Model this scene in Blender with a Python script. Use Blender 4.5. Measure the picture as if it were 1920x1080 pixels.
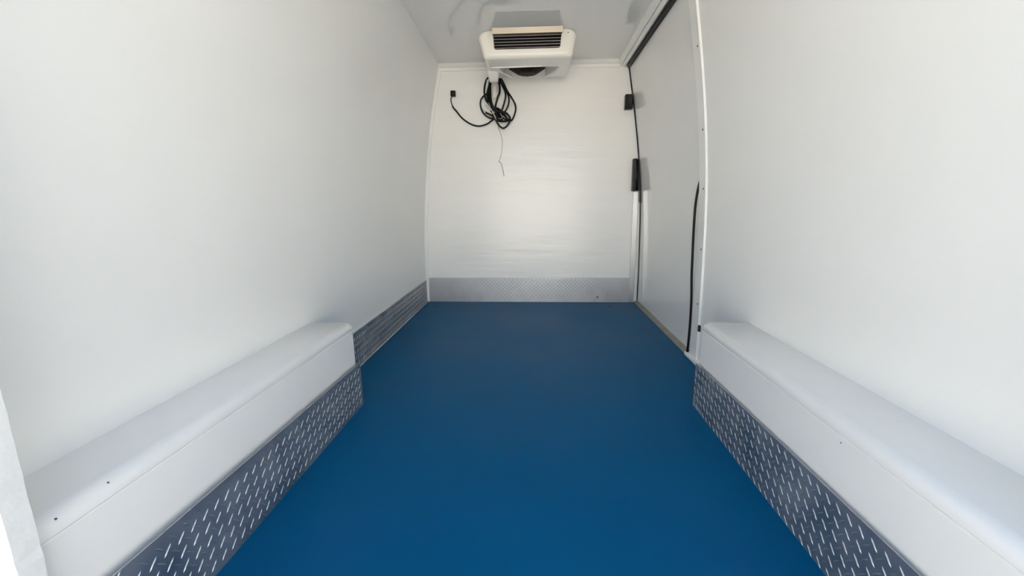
import bpy, bmesh, math, random
from mathutils import Vector, Matrix

random.seed(7)
scene = bpy.context.scene
COL = scene.collection
for o in list(bpy.data.objects):
    bpy.data.objects.remove(o)

# ------------------------------------------------------------------ camera
F_PX = 800.0                      # focal length in pixels of the 1920 px frame
CAM_Z = 0.70
VP = (1005.0, 382.0)              # where the van's long axis vanishes
ROLL = 0.002
fwd = Vector(((VP[0] - 960) / F_PX, -(VP[1] - 540) / F_PX, 1.0)).normalized()
up0 = Vector((math.sin(ROLL), math.cos(ROLL), 0.0))
upv = (up0 - fwd * up0.dot(fwd)).normalized()
rgt = upv.cross(fwd)
if rgt.x < 0:
    rgt = -rgt
# rows: camera axes (right, up, forward) written in world coordinates
cr = Vector((rgt.x, fwd.x, upv.x)); cu = Vector((rgt.y, fwd.y, upv.y)); cf = Vector((rgt.z, fwd.z, upv.z))
cam = bpy.data.cameras.new('camera')
cam.sensor_width = 36.0
cam.lens = 36.0 * F_PX / 1920.0
cam.clip_start = 0.02
cam_o = bpy.data.objects.new('camera', cam)
COL.objects.link(cam_o)
cam_o.matrix_world = Matrix(((cr.x, cu.x, -cf.x, 0), (cr.y, cu.y, -cf.y, 0), (cr.z, cu.z, -cf.z, CAM_Z), (0, 0, 0, 1)))
scene.camera = cam_o

# ------------------------------------------------------------------ world, sun, exposure
w = bpy.data.worlds.new('world'); scene.world = w; w.use_nodes = True
nt = w.node_tree
bg = nt.nodes['Background']
tcw = nt.nodes.new('ShaderNodeTexCoord')
sepw = nt.nodes.new('ShaderNodeSeparateXYZ')
rampw = nt.nodes.new('ShaderNodeValToRGB')
nt.links.new(tcw.outputs['Generated'], sepw.inputs['Vector'])
nt.links.new(sepw.outputs['Z'], rampw.inputs['Fac'])
nt.links.new(rampw.outputs['Color'], bg.inputs['Color'])
el = rampw.color_ramp.elements            # clear hazy sky: pale horizon, bluer and dimmer overhead
el[0].position = 0.0; el[0].color = (0.66, 0.86, 1.0, 1)
el[1].position = 1.0; el[1].color = (0.34, 0.50, 0.78, 1)
e_ = el.new(0.30); e_.color = (0.43, 0.70, 1.0, 1)
e_ = el.new(0.6); e_.color = (0.42, 0.62, 0.94, 1)
bg.inputs['Strength'].default_value = 1.6

sun = bpy.data.lights.new('sun', 'SUN')
sun.energy = 21.5
sun.color = (1.0, 0.95, 0.86)
sun.angle = math.radians(1.0)
sun_o = bpy.data.objects.new('sun', sun)
COL.objects.link(sun_o)
sun_o.rotation_euler = Vector((0.04, -1.0, -1.0)).to_track_quat('-Z', 'Y').to_euler()

scene.view_settings.view_transform = 'Standard'
scene.view_settings.look = 'None'
scene.view_settings.exposure = 0.40
scene.view_settings.gamma = 1.0
scene.view_settings.use_curve_mapping = False
scene.cycles.max_bounces = 16
scene.cycles.diffuse_bounces = 10
scene.cycles.glossy_bounces = 6

# ------------------------------------------------------------------ materials
def nodes_of(name):
    m = bpy.data.materials.new(name)
    m.use_nodes = True
    n = m.node_tree
    return m, n, n.nodes['Principled BSDF']

def mat(name, col, rough=0.4, metal=0.0, spec=0.5, var=0.0, vscale=6.0, bump=0.0, bscale=40.0,
        stretch=(1, 1, 1), rvar=0.0, coat=0.0):
    m, n, p = nodes_of(name)
    p.inputs['Base Color'].default_value = (*col, 1)
    p.inputs['Roughness'].default_value = rough
    p.inputs['Metallic'].default_value = metal
    p.inputs['Specular IOR Level'].default_value = spec
    if coat:
        p.inputs['Coat Weight'].default_value = coat
        p.inputs['Coat Roughness'].default_value = 0.06
    tc = n.nodes.new('ShaderNodeTexCoord')
    mp = n.nodes.new('ShaderNodeMapping')
    mp.inputs['Scale'].default_value = stretch
    n.links.new(tc.outputs['Object'], mp.inputs['Vector'])
    if var or rvar:
        nz = n.nodes.new('ShaderNodeTexNoise')
        nz.inputs['Scale'].default_value = vscale
        nz.inputs['Detail'].default_value = 5
        n.links.new(mp.outputs['Vector'], nz.inputs['Vector'])
        if var:
            r = n.nodes.new('ShaderNodeMapRange')
            r.inputs['From Min'].default_value = 0.3; r.inputs['From Max'].default_value = 0.7
            r.inputs['To Min'].default_value = 1 - var; r.inputs['To Max'].default_value = 1 + var
            n.links.new(nz.outputs['Fac'], r.inputs['Value'])
            mx = n.nodes.new('ShaderNodeVectorMath'); mx.operation = 'SCALE'
            mx.inputs[0].default_value = col
            n.links.new(r.outputs['Result'], mx.inputs['Scale'])
            n.links.new(mx.outputs['Vector'], p.inputs['Base Color'])
        if rvar:
            r2 = n.nodes.new('ShaderNodeMapRange')
            r2.inputs['From Min'].default_value = 0.3; r2.inputs['From Max'].default_value = 0.7
            r2.inputs['To Min'].default_value = max(0.02, rough - rvar); r2.inputs['To Max'].default_value = rough + rvar
            n.links.new(nz.outputs['Fac'], r2.inputs['Value'])
            n.links.new(r2.outputs['Result'], p.inputs['Roughness'])
    if bump:
        nb = n.nodes.new('ShaderNodeTexNoise')
        nb.inputs['Scale'].default_value = bscale
        nb.inputs['Detail'].default_value = 2
        n.links.new(mp.outputs['Vector'], nb.inputs['Vector'])
        b = n.nodes.new('ShaderNodeBump')
        b.inputs['Strength'].default_value = 1.0
        b.inputs['Distance'].default_value = bump
        n.links.new(nb.outputs['Fac'], b.inputs['Height'])
        n.links.new(b.outputs['Normal'], p.inputs['Normal'])
    return m

M = {}
M['gelcoat'] = mat('white_gelcoat', (0.90, 0.90, 0.885), rough=0.30, var=0.012, vscale=3, bump=0.004, bscale=1.6)
M['gelcoat_back'] = mat('white_gelcoat_rippled', (0.92, 0.915, 0.90), rough=0.24, var=0.01, vscale=3, bump=0.0020, bscale=3.5, stretch=(0.8, 1, 6.5))
M['gelcoat_ceiling'] = mat('gloss_ceiling_panel', (0.80, 0.80, 0.79), rough=0.025, spec=0.75)
M['door_panel'] = mat('door_panel_gloss', (0.83, 0.83, 0.82), rough=0.10, var=0.01, vscale=3, bump=0.001, bscale=1.5)
M['white_trim'] = mat('white_plastic_trim', (0.90, 0.90, 0.88), rough=0.30)
M['box_white'] = mat('white_box_laminate', (0.82, 0.82, 0.82), rough=0.16, var=0.012, vscale=8, bump=0.0006, bscale=9)
M['frame_white'] = mat('white_frame_foam', (0.70, 0.71, 0.72), rough=0.55, bump=0.0015, bscale=60)
M['floor_blue'] = mat('blue_vinyl', (0.0, 0.080, 0.20), rough=0.36, spec=0.06, var=0.05, vscale=2.2, rvar=0.05, bump=0.0002, bscale=500)
M['floor_dark'] = mat('floor_plug_dark', (0.01, 0.03, 0.06), rough=0.6)
M['tread'] = mat('tread_plate_aluminium', (0.50, 0.51, 0.53), rough=0.50, metal=1.0, var=0.14, vscale=9, rvar=0.08)
M['tread_bar'] = mat('tread_bar_aluminium', (0.54, 0.55, 0.57), rough=0.40, metal=1.0)
M['alu'] = mat('brushed_aluminium', (0.50, 0.51, 0.53), rough=0.36, metal=1.0, var=0.08, vscale=30, stretch=(1, 1, 0.1))
M['steel'] = mat('stainless_deflector', (0.30, 0.275, 0.24), rough=0.40, metal=1.0, var=0.06, vscale=20, stretch=(0.3, 1, 1))
M['sill'] = mat('tan_sill', (0.24, 0.225, 0.195), rough=0.5, metal=0.0, var=0.12, vscale=14)
M['ac_white'] = mat('cooler_housing_white', (0.91, 0.89, 0.84), rough=0.32)
M['black'] = mat('black_plastic', (0.004, 0.004, 0.005), rough=0.3, spec=0.25)
M['rubber'] = mat('black_rubber', (0.004, 0.004, 0.004), rough=0.5, spec=0.25)
M['cable'] = mat('black_cable', (0.004, 0.004, 0.004), rough=0.4, spec=0.3)
M['coil'] = mat('dark_coil', (0.006, 0.004, 0.004), rough=0.6, spec=0.2)
M['louvre'] = mat('grey_louvre', (0.40, 0.36, 0.36), rough=0.35)
M['wire_white'] = mat('white_wire', (0.72, 0.72, 0.70), rough=0.4)
M['wire_grey'] = mat('grey_wire', (0.38, 0.38, 0.38), rough=0.4)
M['tag_clear'] = mat('clear_plastic_tag', (0.70, 0.68, 0.62), rough=0.2)
M['screw'] = mat('dull_screw', (0.10, 0.10, 0.11), rough=0.45, metal=0.3)
M['rivet'] = mat('bright_rivet', (0.85, 0.86, 0.88), rough=0.25, metal=1.0)
M['bounce_wall'] = mat('pale_render', (0.78, 0.77, 0.75), rough=0.9, var=0.04, vscale=0.8)
M['ground'] = mat('sunlit_concrete', (0.60, 0.515, 0.39), rough=0.9, var=0.10, vscale=1.5)

# ------------------------------------------------------------------ helpers
def link(name, me, material, parent=None, smooth=False):
    if smooth:
        for p in me.polygons:
            p.use_smooth = True
    o = bpy.data.objects.new(name, me)
    COL.objects.link(o)
    if material is not None:
        me.materials.append(M[material])
    if parent is not None:
        o.parent = parent
    return o

def obj(name, bm, material, parent=None, smooth=False):
    bmesh.ops.recalc_face_normals(bm, faces=bm.faces[:])
    me = bpy.data.meshes.new(name)
    bm.to_mesh(me); bm.free()
    return link(name, me, material, parent, smooth)

def empty(name, loc=(0, 0, 0)):
    o = bpy.data.objects.new(name, None)
    o.empty_display_size = 0.1
    COL.objects.link(o)
    o.location = loc
    return o

def structure(o, label=None):
    o['kind'] = 'structure'
    if label:
        o['label'] = label
    return o

def thing(o, label, cat, group=None):
    o['label'] = label; o['category'] = cat
    if group:
        o['group'] = group
    return o

def keep(child, parent):
    """parent a mesh already built in world coordinates to an Empty that is not at the origin"""
    child.parent = parent
    child.matrix_parent_inverse = Matrix.Translation(parent.location).inverted()
    return child

def add_box(bm, x0, x1, y0, y1, z0, z1, bevel=0.0, seg=2):
    r = bmesh.ops.create_cube(bm, size=1.0)
    vs = r['verts']
    for v in vs:
        v.co = Vector((x0 + (v.co.x + .5) * (x1 - x0), y0 + (v.co.y + .5) * (y1 - y0), z0 + (v.co.z + .5) * (z1 - z0)))
    if bevel:
        es = list({e for v in vs for e in v.link_edges})
        bmesh.ops.bevel(bm, geom=es, offset=bevel, segments=seg, affect='EDGES', profile=0.5)
    return vs

def box_bm(*a, **k):
    bm = bmesh.new(); add_box(bm, *a, **k); return bm

def loft(bm, rings, closed=True, caps=True):
    """rings: lists of points with equal length; joins them with quads"""
    vr = [[bm.verts.new(p) for p in r] for r in rings]
    n = len(vr[0])
    for a, b in zip(vr, vr[1:]):
        for i in range(n if closed else n - 1):
            j = (i + 1) % n
            bm.faces.new((a[i], a[j], b[j], b[i]))
    if caps:
        bm.faces.new(vr[0]); bm.faces.new(list(reversed(vr[-1])))
    return vr

def smooth_path(pts, sub=5):
    """Catmull-Rom through points"""
    P = [Vector(p) for p in pts]
    P = [P[0] * 2 - P[1]] + P + [P[-1] * 2 - P[-2]]
    out = []
    for i in range(1, len(P) - 2):
        for k in range(sub):
            t = k / sub
            a, b, c, d = P[i - 1], P[i], P[i + 1], P[i + 2]
            out.append(0.5 * ((2 * b) + (c - a) * t + (2 * a - 5 * b + 4 * c - d) * t * t + (3 * b - a - 3 * c + d) * t ** 3))
    out.append(P[-2])
    return out

def add_tube(bm, pts, rad, n=8):
    rings = []
    prev = None
    for i, p in enumerate(pts):
        a = pts[max(i - 1, 0)]; b = pts[min(i + 1, len(pts) - 1)]
        t = (b - a).normalized()
        if prev is None:
            ref = Vector((0, 1, 0)) if abs(t.y) < 0.9 else Vector((1, 0, 0))
            u = t.cross(ref).normalized()
        else:
            u = (prev - t * prev.dot(t)).normalized()
        prev = u
        v = t.cross(u)
        r = rad(i / max(1, len(pts) - 1)) if callable(rad) else rad
        rings.append([p + (u * math.cos(2 * math.pi * k / n) + v * math.sin(2 * math.pi * k / n)) * r for k in range(n)])
    loft(bm, rings)

def tube_obj(name, pts, rad, material, parent=None, sub=5, n=8):
    bm = bmesh.new()
    add_tube(bm, smooth_path(pts, sub) if sub else [Vector(p) for p in pts], rad, n)
    return obj(name, bm, material, parent, smooth=True)

def disc(bm, center, normal, r, h, n=10, dome=0.5):
    nrm = Vector(normal).normalized()
    u = nrm.orthogonal().normalized(); v = nrm.cross(u)
    c = Vector(center)
    rings = []
    for rr, hh in ((r, 0), (r * .95, h * .5), (r * dome, h)):
        rings.append([c + nrm * hh + (u * math.cos(2 * math.pi * k / n) + v * math.sin(2 * math.pi * k / n)) * rr for k in range(n)])
    loft(bm, rings)

def interp(tab, z):
    if z <= tab[0][0]:
        return tab[0][1]
    for (z0, x0), (z1, x1) in zip(tab, tab[1:]):
        if z <= z1:
            t = (z - z0) / (z1 - z0)
            return x0 + (x1 - x0) * t
    (z0, x0), (z1, x1) = tab[-2:]
    return x1 + (x1 - x0) * (z - z1) / (z1 - z0)

def smooth_tab(tab, lo, hi, n=40):
    xs = [(lo + (hi - lo) * i / n) for i in range(n + 1)]
    v = [interp(tab, z) for z in xs]
    for _ in range(6):
        v = [v[0]] + [(v[i - 1] + 2 * v[i] + v[i + 1]) / 4 for i in range(1, n)] + [v[-1]]
    return list(zip(xs, v))

# ------------------------------------------------------------------ dimensions
D = 3.033          # back wall
ZC = 1.61          # ceiling
Y0 = 0.42          # rear opening
LEFT = smooth_tab([(0, .801), (.26, .798), (.45, .795), (.64, .786), (.79, .774), (.93, .760), (1.11, .739), (1.28, .712),
                   (1.45, .678), (1.57, .651), (1.61, .642), (1.68, .625)], -0.05, 1.68)
RIGHT = smooth_tab([(0, .713), (.20, .713), (.42, .711), (.59, .708), (.77, .700), (.87, .692), (1.08, .670), (1.28, .640),
                    (1.47, .607), (1.61, .582), (1.68, .569)], -0.05, 1.68)
DOOR = [(z, x + 0.012) for z, x in RIGHT]

def xl(z, y):
    return -interp(LEFT, z) + (.0125 + .012 * max(0, z - .3)) * (D - y)
def xl_dented(z, y):
    # two shallow dents in the panel high up near the bulkhead, and one over the middle
    d = 0.0
    for yy, zz, ry, rz, h in ((2.02, 1.27, .16, .10, -.013), (2.27, 1.20, .18, .04, .009), (2.38, 1.27, .10, .05, .006), (1.75, 1.50, .2, .07, .003)):
        d += h * math.exp(-((y - yy) / ry) ** 2 - ((z - zz) / rz) ** 2)
    return xl(z, y) + d
def xr(z):
    return interp(RIGHT, z)
def xd(z):
    return interp(DOOR, z)

def curved_wall(name, fx, y0, y1, z0, z1, thick, material, ny=14, nz=36, parent=None):
    """a panel whose inner face follows fx(z, y); thick is signed (outwards)"""
    bm = bmesh.new()
    rings = []
    for j in range(ny + 1):
        y = y0 + (y1 - y0) * j / ny
        inner = [Vector((fx(z0 + (z1 - z0) * i / nz, y), y, z0 + (z1 - z0) * i / nz)) for i in range(nz + 1)]
        outer = [Vector((p.x + thick, p.y, p.z)) for p in reversed(inner)]
        rings.append(inner + outer)
    loft(bm, rings)
    o = obj(name, bm, material, parent, smooth=True)
    md = o.modifiers.new('edge', 'EDGE_SPLIT'); md.split_angle = math.radians(35)
    return o

# ------------------------------------------------------------------ outside ground
bm = bmesh.new()
bmesh.ops.create_grid(bm, x_segments=4, y_segments=4, size=30)
for v in bm.verts:
    v.co.z = -0.62
structure(obj('ground', bm, 'ground'), 'sunlit pale concrete yard outside the open rear doors')

# unseen wall added to bounce sun into the van; also mirrored in the bulkhead
bounce_o = structure(obj('wall_bounce', box_bm(-11, 11, -10.4, -10.0, -.62, 2.0), 'bounce_wall'), 'unseen pale building front added to bounce sunlight into the van')
structure(obj('trim_11', box_bm(-11.1, 11.1, -10.45, -9.9, 2.0, 2.15), 'bounce_wall'), 'parapet of the added, unseen building front')

# ------------------------------------------------------------------ floor, ceiling, walls
floor = structure(obj('floor', box_bm(-0.86, 0.80, 0.30, D + .05, -0.06, 0.0), 'floor_blue'), 'smooth blue vinyl load floor of the van')
for x, y in ((-0.699, 2.868), (0.508, 2.891)):
    bm = bmesh.new()
    for v in bmesh.ops.create_circle(bm, cap_ends=True, radius=1.0, segments=14)['verts']:
        v.co = Vector((x + v.co.x * .013, y + v.co.y * .012, 0.0008))
    for f in list(bm.faces):
        g = bmesh.ops.extrude_face_region(bm, geom=[f])
        for v in [e for e in g['geom'] if isinstance(e, bmesh.types.BMVert)]:
            v.co.z += 0.0015
    obj('floor_plug', bm, 'floor_dark', floor)

structure(obj('ceiling', box_bm(-0.72, 0.66, 0.36, D + .05, ZC, ZC + .06), 'gelcoat_ceiling'), 'glossy white ceiling panel mirroring the cooling unit')
structure(curved_wall('wall_left', xl_dented, Y0 - .02, D + .04, -.04, 1.66, -.05, 'gelcoat', ny=110, nz=90), 'long curved white side wall on the left')
structure(curved_wall('wall_right', lambda z, y: xr(z), Y0 - .02, 1.835, -.04, 1.66, .07, 'gelcoat', ny=8), 'curved white side wall on the right, before the side door')
structure(obj('wall_back', box_bm(-0.86, 0.80, D, D + .06, -.04, 1.66), 'gelcoat_back'), 'glossy white front bulkhead wall behind the cooling unit')

# rear door frame posts and header round the opening
def post(name, x_in, x_out, y0, y1, jag, label):
    bm = bmesh.new()
    n = 140
    rings = []
    s = 1 if x_out > x_in else -1
    for i in range(n + 1):
        z = -0.05 + 1.71 * i / n
        e = x_in + (random.uniform(-.0009, .0009) if jag else 0) + (-s * 0 if z < .9 else -s * 0.10 * ((z - .9) / .8) ** 2 * 0.6)
        rings.append([Vector((e, y0, z)), Vector((x_out, y0, z)), Vector((x_out, y1, z)), Vector((e, y1, z))])
    loft(bm, rings)
    return structure(obj(name, bm, 'frame_white'), label)
post('trim_1', -0.606, -0.86, Y0 - .027, Y0, True, 'white rear door frame post at the lower left edge')
post('trim_2', 0.60, 0.82, Y0 - .055, Y0 - .02, False, 'white rear door frame post on the right')
structure(obj('trim_3', box_bm(-0.86, 0.82, Y0 - .055, Y0 - .02, 1.56, 1.70), 'frame_white'), 'white header over the rear opening')

# unseen rear doors, added open at right angles to block side light
for nm, xa_, xb_, lab in (('door_2', -.95, -.87, 'unseen open white rear door beside the left post, added to block side light'), ('door_3', .84, .92, 'unseen open white rear door beside the right post, added to block side light')):
    structure(obj(nm, box_bm(xa_, xb_, -.50, Y0 - .06, -.10, 1.66, bevel=.012), 'door_panel'), lab)

# ------------------------------------------------------------------ mouldings
# bead in the left back corner
bm = bmesh.new()
rings = []
for i in range(41):
    z = 0.0 + 1.605 * i / 40
    x = xl(z, D)
    rings.append([Vector((x - .01, D + .01, z)), Vector((x - .01, D - .016, z)), Vector((x + .003, D - .016, z)), Vector((x + .010, D - .012, z)),
                  Vector((x + .020, D - .008, z)), Vector((x + .022, D + .01, z))])
loft(bm, rings)
structure(obj('trim_4', bm, 'white_trim', smooth=False), 'thin white corner bead between left wall and bulkhead')
# cove along the top of the back wall
bm = bmesh.new()
prof = [(D + .01, ZC + .01), (D - .03, ZC + .01), (D - .03, ZC - .004), (D - .022, ZC - .016), (D - .012, ZC - .024), (D - .010, ZC - .042), (D + .01, ZC - .042)]
loft(bm, [[Vector((x, y, z)) for y, z in prof] for x in (-0.648, 0.56)])
structure(obj('trim_5', bm, 'white_trim'), 'cream moulding along the top of the bulkhead')
# rail over the side door
bm = bmesh.new()
prof = [(.530, ZC + .01), (.530, ZC - .006), (.5335, ZC - .009), (.5425, ZC - .036), (.5450, ZC - .039), (.5460, ZC - .024), (.5500, ZC - .024), (.5510, ZC - .041),
        (.568, ZC - .047), (.573, ZC - .045), (.580, ZC - .036), (.600, ZC - .034), (.640, ZC - .02), (.640, ZC + .01)]
loft(bm, [[Vector((x, y, z)) for x, z in prof] for y in (Y0, D - .012)])
rail = structure(obj('trim_6', bm, 'white_trim'), 'stepped white rail between ceiling and side door')
# outer cover closing the body above and below the door
structure(obj('trim_7', box_bm(.80, .86, 1.80, D + .05, -.05, 1.66), 'white_trim'), 'outer side skin behind the sliding door')

# ------------------------------------------------------------------ side door
door = structure(curved_wall('door_1', lambda z, y: xd(z), 1.86, D - .014, .012, 1.60, .045, 'door_panel', ny=8), 'closed glossy white side door with black rubber seal')
def seal_path(y):
    return [Vector((xd(z) - .002, y, z)) for z in [1.572 - (1.572 - .02) * i / 40 for i in range(41)]]
tube_obj('seal', [(xd(1.566) - .006, y, 1.566) for y in (1.70, 2.0, 2.4, 2.8, D - .03)], .0145, 'rubber', door, sub=3)
bm = bmesh.new(); add_tube(bm, seal_path(D - .010), lambda t: .0045 if t < .5 else .0035, 8)
obj('seal', bm, 'rubber', door, smooth=True)
# sill
bm = bmesh.new()
prof = [(.700, -.005), (.702, .004), (.712, .010), (.733, .020), (.733, .026), (.775, .026), (.775, -.005)]
loft(bm, [[Vector((x, y, z)) for x, z in prof] for y in (1.93, D - .005)])
structure(obj('trim_8', bm, 'sill'), 'tan metal sill under the side door')
# jamb strip between right wall and door
bm = bmesh.new()
rings = []
for i in range(61):
    z = 1.60 * i / 60
    x = xr(z)
    rings.append([Vector((x - .004, 1.831, z)), Vector((x - .0075, 1.8325, z)), Vector((x - .0075, 1.837, z)), Vector((x - .004, 1.839, z)), Vector((x - .003, 1.915, z)), Vector((x + .06, 1.915, z)),
                  Vector((x + .06, 1.829, z)), Vector((x - .002, 1.829, z))])
loft(bm, rings)
jamb = structure(obj('trim_9', bm, 'white_trim'), 'upright white edge strip beside the side door')
for z in (1.301, .989, .755, .502, .263):
    bm = bmesh.new(); disc(bm, (xr(z) - .0045, 1.862, z), (-1, 0, 0), .0042, .002)
    obj('screw', bm, 'screw', jamb)
obj('foot_block', box_bm(.694, .722, 1.80, 1.945, 0.0, .018, bevel=.004), 'white_trim', jamb)

# aluminium edge strip on the bulkhead beside the door
bm = bmesh.new()
add_box(bm, .664, .699, D - .007, D, .0, .775, bevel=.002)
alu = structure(obj('trim_10', bm, 'alu'), 'upright aluminium edge strip at the right of the bulkhead')

# ------------------------------------------------------------------ tread plate
def bar_proto():
    """one raised lens-shaped bar lying along +X, rising in +Z"""
    L, W, Hh = .0112, .0019, .0013
    pts = []
    for t in (-1, -.55, 0, .55, 1):
        pts.append((t * L, W * (1 - abs(t) ** 1.8)))
    v, f = [], []
    for x, wd in pts:
        v += [(x, -wd, 0), (x, 0, Hh * (1 if abs(x) < L * .9 else .05)), (x, wd, 0)]
    for i in range(4):
        a, b = i * 3, i * 3 + 3
        f += [(a, b, b + 1, a + 1), (a + 1, b + 1, b + 2, a + 2)]
    return v, f
BV, BF = bar_proto()

def tread_bars(name, origin, u, v, length, height, parent, pitch=.028, rise=0.0):
    """raised bars on a flat plate: origin corner, unit axes u (along) and v (up), both types at +-45 degrees"""
    o = Vector(origin); u = Vector(u); v = Vector(v); n = u.cross(v)
    verts, faces = [], []
    nu, nv = int(length / pitch) + 1, int((height + abs(rise)) / pitch) + 2
    for a in range(nu * 2):
        for b in range(nv * 2):
            if (a + b) % 2:
                continue
            cu_, cv_ = .010 + a * pitch / 2, .008 + b * pitch / 2
            if cu_ > length - .009 or cv_ > height + rise * (cu_ / length if rise > 0 else cu_ / length - 1) - .0085:
                continue
            ang = math.radians(45 if a % 2 else -45)
            ca, sa = math.cos(ang), math.sin(ang)
            base = len(verts)
            for x, y, z in BV:
                verts.append(o + u * (cu_ + x * ca - y * sa) + v * (cv_ + x * sa + y * ca) + n * z)
            faces += [tuple(base + i for i in f) for f in BF]
    me = bpy.data.meshes.new(name)
    me.from_pydata(verts, [], faces)
    ob = link(name, me, 'tread_bar', None)
    if parent is not None:
        ob.parent = parent
        ob.matrix_parent_inverse = parent.matrix_world.inverted() if parent.type == 'MESH' and parent.parent is None else Matrix.Identity(4)
    ob['kind'] = 'stuff'
    return ob

bb = structure(obj('baseboard_back', box_bm(-0.779, .664, D - .006, D, .0, .177), 'tread'), 'tread plate skirting along the foot of the bulkhead')
tread_bars('tread_bars', (-0.779, D - .006, 0), (1, 0, 0), (0, 0, 1), 1.443, .177, bb)
bm = bmesh.new(); disc(bm, (.441, D - .0065, .040), (0, -1, 0), .008, .006)
obj('rivet', bm, 'rivet', bb)

bm = bmesh.new()
yA, yB = 1.30, D - .018
xa, xb = xl(.08, yA) + .006, xl(.08, yB) + .006
loft(bm, [[Vector((xl(.08, y) - .01, y, 0)), Vector((xl(.08, y) + .006, y, 0)), Vector((xl(.08, y) + .006, y, .162)), Vector((xl(.08, y) - .01, y, .162))] for y in (yA, yB)])
bl = structure(obj('baseboard_left', bm, 'tread'), 'tread plate skirting along the foot of the left wall')
du = Vector((xb - xa, yB - yA, 0)); ln = du.length; du.normalize()
tread_bars('tread_bars', (xa, yA, 0), du, (0, 0, 1), ln, .162, bl)
bm = bmesh.new()
add_tube(bm, [Vector((xl(.0, y) + .010, y, .003)) for y in (1.40, 2.0, 2.6, D - .02)], .005, 8)
obj('sealant_bead', bm, 'alu', bl, smooth=True)

# ------------------------------------------------------------------ wheel boxes
def wheel_box(side, x_wall, x_face, x_plate, y_end, z_top, label):
    """side -1 left, +1 right; box along the wall from the rear opening to y_end"""
    s = side
    e = empty('wheel_arch_box', (x_face, (Y0 + y_end) / 2, 0))
    thing(e, label, 'wheel arch box', 'wheel arch boxes along the side walls')
    yn = 0.421 if s < 0 else 0.402
    # rounded cap: section in XZ
    r = .024
    sec = [(x_wall, z_top - .02), (x_wall, z_top)]
    for k in range(9):
        a = math.pi / 2 * k / 8
        sec.append((x_face + s * r - s * r * math.sin(a), z_top - r + r * math.cos(a)))
    zs = z_top - r - .002          # seam
    sec += [(x_face, zs), (x_face + s * .004, zs), (x_face + s * .004, z_top - .04), (x_face + s * .04, z_top - .02)]
    bm = bmesh.new()
    def ring(y, ins):
        cx = (x_wall + x_face) / 2; cz = z_top - .02
        return [Vector((x + (cx - x) * 0.0 + s * ins * (1 if abs(x - x_face) < .03 else 0), y, z - ins * (1 if z > z_top - .02 else 0))) for x, z in sec]
    loft(bm, [ring(yn, 0), ring(y_end - .008, 0), ring(y_end - .002, .002), ring(y_end, .006)])
    cap = keep(obj('cap', bm, 'box_white', smooth=True), e)
    cap.modifiers.new('edge', 'EDGE_SPLIT').split_angle = math.radians(40)
    # side panel under the seam
    def pbox(x0, x1, *a, **k):
        return box_bm(min(x0, x1), max(x0, x1), *a, **k)
    keep(obj('side_panel', pbox(x_face + s * .0015, x_face + s * .03, yn, y_end, .14, zs - .0015, bevel=.004), 'box_white'), e)
    keep(obj('end_panel', pbox(x_face + s * .003, x_wall, y_end - .02, y_end - .001, 0, z_top - .03), 'box_white'), e)
    # tread plate skirt
    bm = bmesh.new()
    zt = lambda y: .156 + (1.4 - y) * .016
    rings = []
    for y in (yn, y_end):
        rings.append([Vector((x_plate, y, 0)), Vector((x_plate, y, zt(y))), Vector((x_plate + s * .003, y, zt(y))), Vector((x_plate + s * .003, y, 0))])
    loft(bm, rings)
    sk = keep(obj('skirt', bm, 'tread'), e)
    sk['label'] = 'tread plate skirt'
    u = (0, -1, 0) if s < 0 else (0, 1, 0)
    org = (x_plate, y_end, 0) if s < 0 else (x_plate, yn, 0)
    # the plate normal must face the aisle
    uu = Vector(u); nn = uu.cross(Vector((0, 0, 1)))
    if nn.x * s > 0:
        uu = -uu
        org = (x_plate, y_end, 0) if uu.y < 0 else (x_plate, yn, 0)
    tb = tread_bars('tread_bars', org, uu, (0, 0, 1), y_end - yn, .156, None, rise=(.016 if uu.y < 0 else -.016))
    tb.parent = sk
    tb.matrix_parent_inverse = Matrix.Translation(e.location).inverted()
    tb.matrix_parent_inverse = Matrix.Identity(4)
    return e, yn

wl, _ = wheel_box(-1, -0.778, -.631, -.6165, 1.390, .304, 'white wheel arch box with tread plate skirt along the left wall')
wr, _ = wheel_box(1, .714, .562, .5525, 1.428, .303, 'white wheel arch box with tread plate skirt by the side door')
for (x, y, z, nx, nz) in ((-.6375, .535, .2968, .72, .69), (-.6355, .462, .2950, .78, .63)):
    bm = bmesh.new(); disc(bm, (x, y, z), (nx, 0, nz), .0016, .0012)
    keep(obj('screw', bm, 'screw'), wl)
for (x, y, z) in ((.5632, .75, .262),):
    bm = bmesh.new(); disc(bm, (x, y, z), (-1, 0, 0), .0015, .001)
    keep(obj('screw', bm, 'screw'), wr)
# dark clip at the far top corner of the right box
keep(obj('corner_clip', box_bm(.551, .559, 1.424, 1.436, .268, .290, bevel=.002), 'black'), wr)

# ------------------------------------------------------------------ cooling unit
AX = -0.050
YF, YB = 2.50, 2.89
ac = empty('cooling_unit', (AX, 2.7, ZC))
thing(ac, 'white ceiling mounted cooling unit with dark slatted front grille', 'cooling unit')
def bool_cut(o, cutters):
    for c in cutters:
        md = o.modifiers.new('cut', 'BOOLEAN'); md.operation = 'DIFFERENCE'; md.object = c; md.solver = 'EXACT'
    dg = bpy.context.evaluated_depsgraph_get()
    me = bpy.data.meshes.new_from_object(o.evaluated_get(dg))
    o.modifiers.clear()
    o.data = me
    for c in cutters:
        bpy.data.objects.remove(c)
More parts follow.
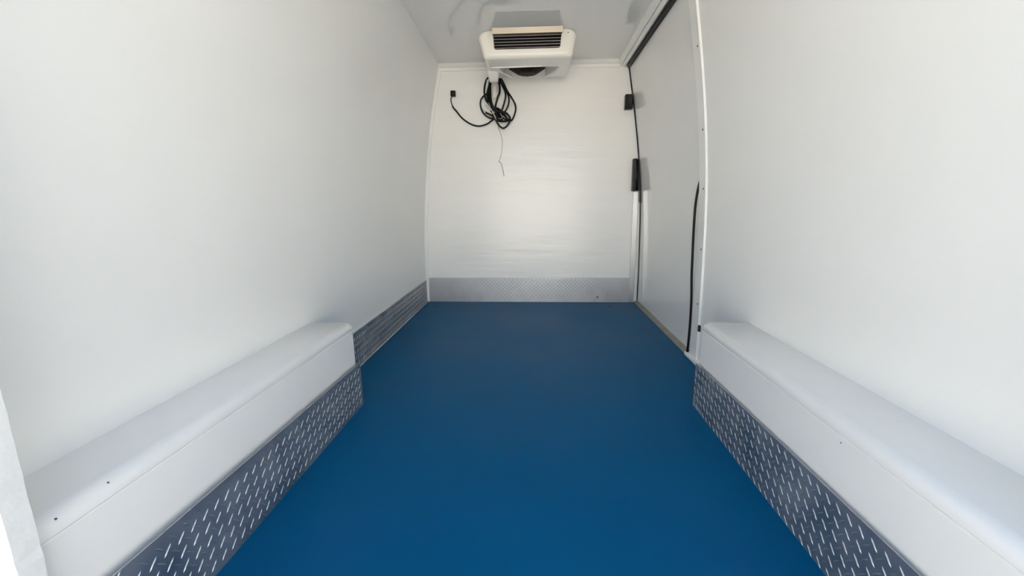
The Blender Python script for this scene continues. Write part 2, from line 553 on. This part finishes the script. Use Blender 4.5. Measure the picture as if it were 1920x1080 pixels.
# housing: front face slightly raked, underside rising to the back, sides drawn in
zb = 1.474
def ac_outline(ins):
    '''front view of the housing, rounded corners, sides drawn in towards the bottom'''
    zt, rt, rb = ZC - .001, .030, .028
    pts = []
    xl0, xr0, xl1, xr1 = -.313 + ins, .213 - ins, -.291 + ins, .199 - ins
    zlo = zb + ins
    for cx, cz, r, a0 in ((xl1 + rb, zlo + rb, rb, 180), (xr1 - rb, zlo + rb, rb, 270), (xr0 - rt, zt - rt, rt, 0), (xl0 + rt, zt - rt, rt, 90)):
        for k in range(7):
            a = math.radians(a0 + 90 * k / 6)
            pts.append((cx + r * math.cos(a), cz + r * math.sin(a)))
    return pts
bm = bmesh.new()
rings = []
for y, ins in ((YF, .026), (YF + .0015, .0165), (YF + .006, .008), (YF + .0135, .002), (YF + .025, 0), (YB - .02, 0), (YB, .012)):
    rings.append([Vector((x, y, z)) for x, z in ac_outline(ins)])
loft(bm, rings)
bmesh.ops.recalc_face_normals(bm, faces=bm.faces[:])
housing = obj('housing', bm, 'ac_white', smooth=False)
# grille cut with rounded lower corners, open to the ceiling
def prism(pts_xz, y0, y1, name='cutter'):
    bm = bmesh.new()
    loft(bm, [[Vector((x, y, z)) for x, z in pts_xz] for y in (y0, y1)])
    return obj(name, bm, None)
def rounded_low(x0, x1, z0, z1, r, flare=.012):
    p = [(x0 - flare, z1)]
    for k in range(6):
        a = math.pi + math.pi / 2 * k / 5
        p.append((x0 + r + r * math.cos(a), z0 + r + r * math.sin(a)))
    for k in range(6):
        a = 1.5 * math.pi + math.pi / 2 * k / 5
        p.append((x1 - r + r * math.cos(a), z0 + r + r * math.sin(a)))
    p.append((x1 + flare, z1))
    return p
c1 = prism(rounded_low(-.228, .129, 1.518, 1.66, .012), YF - .1, YF + .075)
# fan recess in the rear half of the underside
bm = bmesh.new()
pr = [(-.222, 2.665), (.128, 2.665), (.132, 2.70), (.055, 2.86), (.055, 2.96), (-.15, 2.96), (-.15, 2.86), (-.226, 2.70)]
loft(bm, [[Vector((x, y, z)) for x, y in pr] for z in (1.40, 1.545)])
c2 = obj('cutter', bm, None)
bool_cut(housing, [c1, c2])
for p in housing.data.polygons:
    p.use_smooth = True
housing.modifiers.new('edge', 'EDGE_SPLIT').split_angle = math.radians(32)
keep(housing, ac)
keep(obj('coil', box_bm(-.242, .143, YF + .060, YF + .073, 1.516, ZC - .004), 'coil'), ac)
# louvres
for k in range(5):
    z = 1.5265 + k * .0148
    t = (z - 1.518) / .09
    x0, x1 = -.2285 - .012 * t, .1285 + .012 * t
    bm = bmesh.new()
    sec = [(YF + .010, z), (YF + .010, z + .0026), (YF + .018, z + .0026), (YF + .018, z + .0006)]
    loft(bm, [[Vector((x, y, zz)) for y, zz in sec] for x in (x0 + .001, x1 - .001)])
    keep(obj('louvre', bm, 'louvre'), ac)
# stainless deflector hanging from the ceiling above the grille
bm = bmesh.new()
sec = [(2.458, ZC - .0005), (2.468, 1.5835), (2.502, 1.590), (2.502, 1.5925), (2.470, 1.5865), (2.462, ZC - .0005)]
loft(bm, [[Vector((x, y, z)) for y, z in sec] for x in (-.234, .138)])
d_ = keep(obj('deflector', bm, 'steel'), ac); d_['label'] = 'stainless steel deflector strip'
for x, z, m in ((.169, 1.592, 'screw'), (-.256, 1.590, 'ac_white')):
    bm = bmesh.new(); disc(bm, (x, YF + .0015, z), (0, -1, 0), .0042, .002)
    keep(obj('screw', bm, m), ac)
# underside details
bm = bmesh.new()
add_tube(bm, smooth_path([(-.262, 2.652, zb - .001), (-.15, 2.650, zb - .0015), (.03, 2.646, zb - .001)], 4), .0045, 8)
keep(obj('front_lip', bm, 'ac_white', smooth=True), ac)
for pts in ([(-.222, 2.68, zb + .001), (-.210, 2.74, zb - .001), (-.175, 2.80, zb - .003), (-.148, 2.862, zb - .003)],
            [(.126, 2.70, zb + .001), (.112, 2.76, zb - .001), (.076, 2.82, zb - .003), (.053, 2.868, zb - .003)]):
    keep(tube_obj('recess_rim', pts, .006, 'ac_white', None), ac)
# fan shroud: black truncated cone hanging in the recess
bm = bmesh.new()
fc = Vector((-.055, 2.775, 0)); nseg = 24
rings = []
for r, z in ((.118, 1.540), (.116, 1.512), (.060, 1.470), (.052, 1.466)):
    rings.append([Vector((fc.x + r * math.cos(2 * math.pi * k / nseg), fc.y + r * .82 * math.sin(2 * math.pi * k / nseg), z)) for k in range(nseg)])
loft(bm, rings)
fan = keep(obj('fan_shroud', bm, 'coil', smooth=False), ac)
for k in range(5):
    a = 2 * math.pi * k / 5 + .3
    bm = bmesh.new()
    add_tube(bm, [Vector((fc.x + .05 * math.cos(a), fc.y + .042 * math.sin(a), 1.466)), Vector((fc.x + .117 * math.cos(a), fc.y + .096 * math.sin(a), 1.508))], .003, 6)
    keep(obj('guard_rib', bm, 'black', smooth=True), ac)
# drain duct at the left rear corner
bm = bmesh.new()
rings = []
for (xa_, xb_, y_, z_) in ((-.296, -.220, 2.74, zb + .012), (-.294, -.226, 2.765, zb - .006), (-.290, -.230, 2.79, 1.452), (-.287, -.233, 2.80, 1.436)):
    cx, hw = (xa_ + xb_) / 2, (xb_ - xa_) / 2
    rings.append([Vector((cx + hw * math.cos(2 * math.pi * k / 16), y_ + .036 * math.sin(2 * math.pi * k / 16), z_)) for k in range(16)])
loft(bm, rings)
keep(obj('drain_duct', bm, 'ac_white', smooth=True), ac)

# ------------------------------------------------------------------ cable bundle under the unit
cb = empty('cable_bundle', (-.25, 2.99, 1.20))
thing(cb, 'coiled bundle of black cables hanging below the cooling unit', 'cable')
LOOPS = {
 'a': ([(-0.243, 1.492), (-0.222, 1.488), (-0.205, 1.459), (-0.186, 1.422), (-0.159, 1.381), (-0.138, 1.341), (-0.136, 1.304), (-0.152, 1.26), (-0.172, 1.241), (-0.2, 1.249), (-0.231, 1.269)], .0040, 2.990),
 'b': ([(-0.236, 1.492), (-0.216, 1.473), (-0.197, 1.429), (-0.179, 1.385), (-0.181, 1.341), (-0.199, 1.305), (-0.219, 1.291), (-0.255, 1.273)], .0042, 2.980),
 'c': ([(-0.24, 1.488), (-0.226, 1.466), (-0.205, 1.426), (-0.202, 1.386), (-0.218, 1.335), (-0.23, 1.309), (-0.246, 1.284)], .0046, 2.998),
 'd': ([(-0.243, 1.485), (-0.236, 1.452), (-0.239, 1.419), (-0.253, 1.387), (-0.265, 1.354), (-0.269, 1.328), (-0.258, 1.306), (-0.231, 1.283)], .0052, 2.985),
 'e': ([(-0.306, 1.484), (-0.322, 1.478), (-0.337, 1.443), (-0.339, 1.407), (-0.324, 1.359), (-0.297, 1.329), (-0.274, 1.306), (-0.239, 1.284)], .0045, 2.975),
 'f': ([(-0.294, 1.479), (-0.302, 1.457), (-0.319, 1.418), (-0.316, 1.377), (-0.297, 1.336), (-0.274, 1.31), (-0.258, 1.276)], .0075, 2.990),
 'g': ([(-0.286, 1.475), (-0.297, 1.453), (-0.301, 1.41), (-0.298, 1.37), (-0.285, 1.329), (-0.258, 1.299), (-0.223, 1.272)], .0065, 2.978),
 'h': ([(-0.323, 1.418), (-0.347, 1.4), (-0.365, 1.375), (-0.369, 1.342), (-0.357, 1.304), (-0.333, 1.278), (-0.298, 1.262), (-0.266, 1.269), (-0.231, 1.265)], .0042, 3.000),
 'i': ([(-0.286, 1.284), (-0.271, 1.258), (-0.255, 1.224), (-0.232, 1.199), (-0.212, 1.196), (-0.188, 1.214), (-0.171, 1.245), (-0.184, 1.275), (-0.211, 1.292), (-0.254, 1.299)], .0046, 2.972),
 'j': ([(-0.333, 1.291), (-0.294, 1.273), (-0.255, 1.243), (-0.223, 1.237), (-0.192, 1.238), (-0.172, 1.256), (-0.199, 1.283), (-0.238, 1.296), (-0.27, 1.284), (-0.255, 1.25), (-0.223, 1.242)], .0052, 2.965),
 'k': ([(-0.259, 1.258), (-0.247, 1.271), (-0.229, 1.268), (-0.221, 1.253), (-0.231, 1.239), (-0.251, 1.241), (-0.259, 1.254)], .0042, 2.955),
 'l': ([(-0.300, 1.300), (-0.262, 1.318), (-0.232, 1.300), (-0.205, 1.268), (-0.185, 1.243)], .0060, 2.976),
}
for i, (k, (pts, r, y)) in enumerate(LOOPS.items()):
    ph = i * 1.3
    p3 = [(x, min(y + .010 * math.sin(ph + j * .9), 3.022) - (.07 * max(0, 1 - j / 2.5) if z > 1.44 else 0), z) for j, (x, z) in enumerate(pts)]
    keep(tube_obj('cable', p3, r * 1.3, 'cable'), cb)
for pts, r, y, m in (
    ([(-0.336, 1.359), (-0.324, 1.348), (-0.305, 1.322), (-0.282, 1.288), (-0.261, 1.247), (-0.247, 1.239)], .0030, 2.955, 'wire_white'),
    ([(-0.312, 1.351), (-0.305, 1.337), (-0.297, 1.314), (-0.274, 1.292), (-0.238, 1.293)], .0016, 2.960, 'wire_white'),
    ([(-0.235, 1.283), (-0.223, 1.261), (-0.225, 1.242), (-0.235, 1.235), (-0.255, 1.239)], .0018, 2.948, 'wire_white'),
    ([(-0.345, 1.312), (-0.321, 1.293), (-0.298, 1.281), (-0.266, 1.277)], .0016, 2.972, 'wire_white')):
    w_ = keep(tube_obj('wire', [(x, y, z) for x, z in pts], r, m), cb)
    w_['label'] = 'thin white wire'
hw = keep(tube_obj('hanging_wire', [(x, 3.012, z) for x, z in [(-0.254, 1.215), (-0.254, 1.202), (-0.236, 1.162), (-0.228, 1.116), (-0.232, 1.056), (-0.247, 0.995), (-0.254, 0.985), (-0.239, 0.972), (-0.227, 0.927), (-0.219, 0.886)]],
        lambda t: .0014 if t < .62 else .0022, 'wire_grey'), cb)
hw['label'] = 'thin grey wire end hanging down'
keep(obj('cable_clip', box_bm(-.268, -.222, 2.885, 2.935, 1.487, 1.503, bevel=.004), 'black'), cb)
tg = bmesh.new(); add_box(tg, -.282, -.258, 2.958, 2.962, 1.38, 1.468, bevel=.001)
keep(obj('plastic_tag', tg, 'tag_clear'), cb)
ld = keep(tube_obj('lead', [(-0.239, 2.975, 1.269), (-0.288, 2.985, 1.248), (-0.327, 2.995, 1.226), (-0.383, 3.0, 1.214), (-0.438, 3.0, 1.228), (-0.493, 3.0, 1.265), (-0.533, 3.0, 1.312), (-0.556, 3.0, 1.341),
                           (-0.567, 3.0, 1.384), (-0.559, 3.0, 1.401)], lambda t: .0052 if t < .80 else .0032, 'cable'), cb)
cn = bmesh.new()
add_box(cn, -.566, -.534, 2.985, 3.012, 1.402, 1.438, bevel=.003)
add_box(cn, -.556, -.544, 2.981, 2.99, 1.410, 1.430, bevel=.002)
c_ = obj('connector', cn, 'black'); c_.parent = ld

# ------------------------------------------------------------------ cable beside the door
dc = tube_obj('door_cable', [(.716, 1.93, .826), (.706, 1.93, .796), (.698, 1.93, .757), (.692, 1.93, .687), (.692, 1.93, .583), (.695, 1.93, .466), (.698, 1.93, .370),
                             (.704, 1.93, .272), (.706, 1.93, .146), (.704, 1.93, .019)], .0056, 'rubber')
thing(dc, 'single black cable running down beside the side door', 'cable')

# ------------------------------------------------------------------ latch hardware on the bulkhead edge
t = empty('door_catch', (.60, 3.0, 1.30))
thing(t, 'small black block catch high on the bulkhead edge by the side door', 'catch')
keep(obj('block', box_bm(.578, .628, D - .045, D - .001, 1.300, 1.392, bevel=.004), 'black'), t)
keep(obj('cover_plate', box_bm(.588, .620, D - .049, D - .044, 1.310, 1.382, bevel=.002), 'black'), t)
t = empty('door_latch', (.67, 3.0, .77))
thing(t, 'tall black latch with roller on the bulkhead edge above aluminium strip', 'latch')
keep(obj('bracket', box_bm(.648, .672, D - .045, D - .001, .779, .990, bevel=.004), 'black'), t)
bm = bmesh.new(); add_tube(bm, [Vector((.676, D - .036, .782)), Vector((.672, D - .036, .985))], .012, 14)
keep(obj('roller', bm, 'black', smooth=True), t)
bm = bmesh.new()
loft(bm, [[Vector((x, y, z)) for x, z in ((.680, .985), (.692, .925), (.702, .860), (.712, .780), (.680, .780))] for y in (D - .040, D - .010)])
keep(obj('lever', bm, 'black'), t)
bm = bmesh.new()
loft(bm, [[Vector((x, y, z)) for x, z in ((.699, .785), (.711, .785), (.722, .703), (.701, .703))] for y in (D - .034, D - .014)])
keep(obj('lever_tail', bm, 'black'), t)
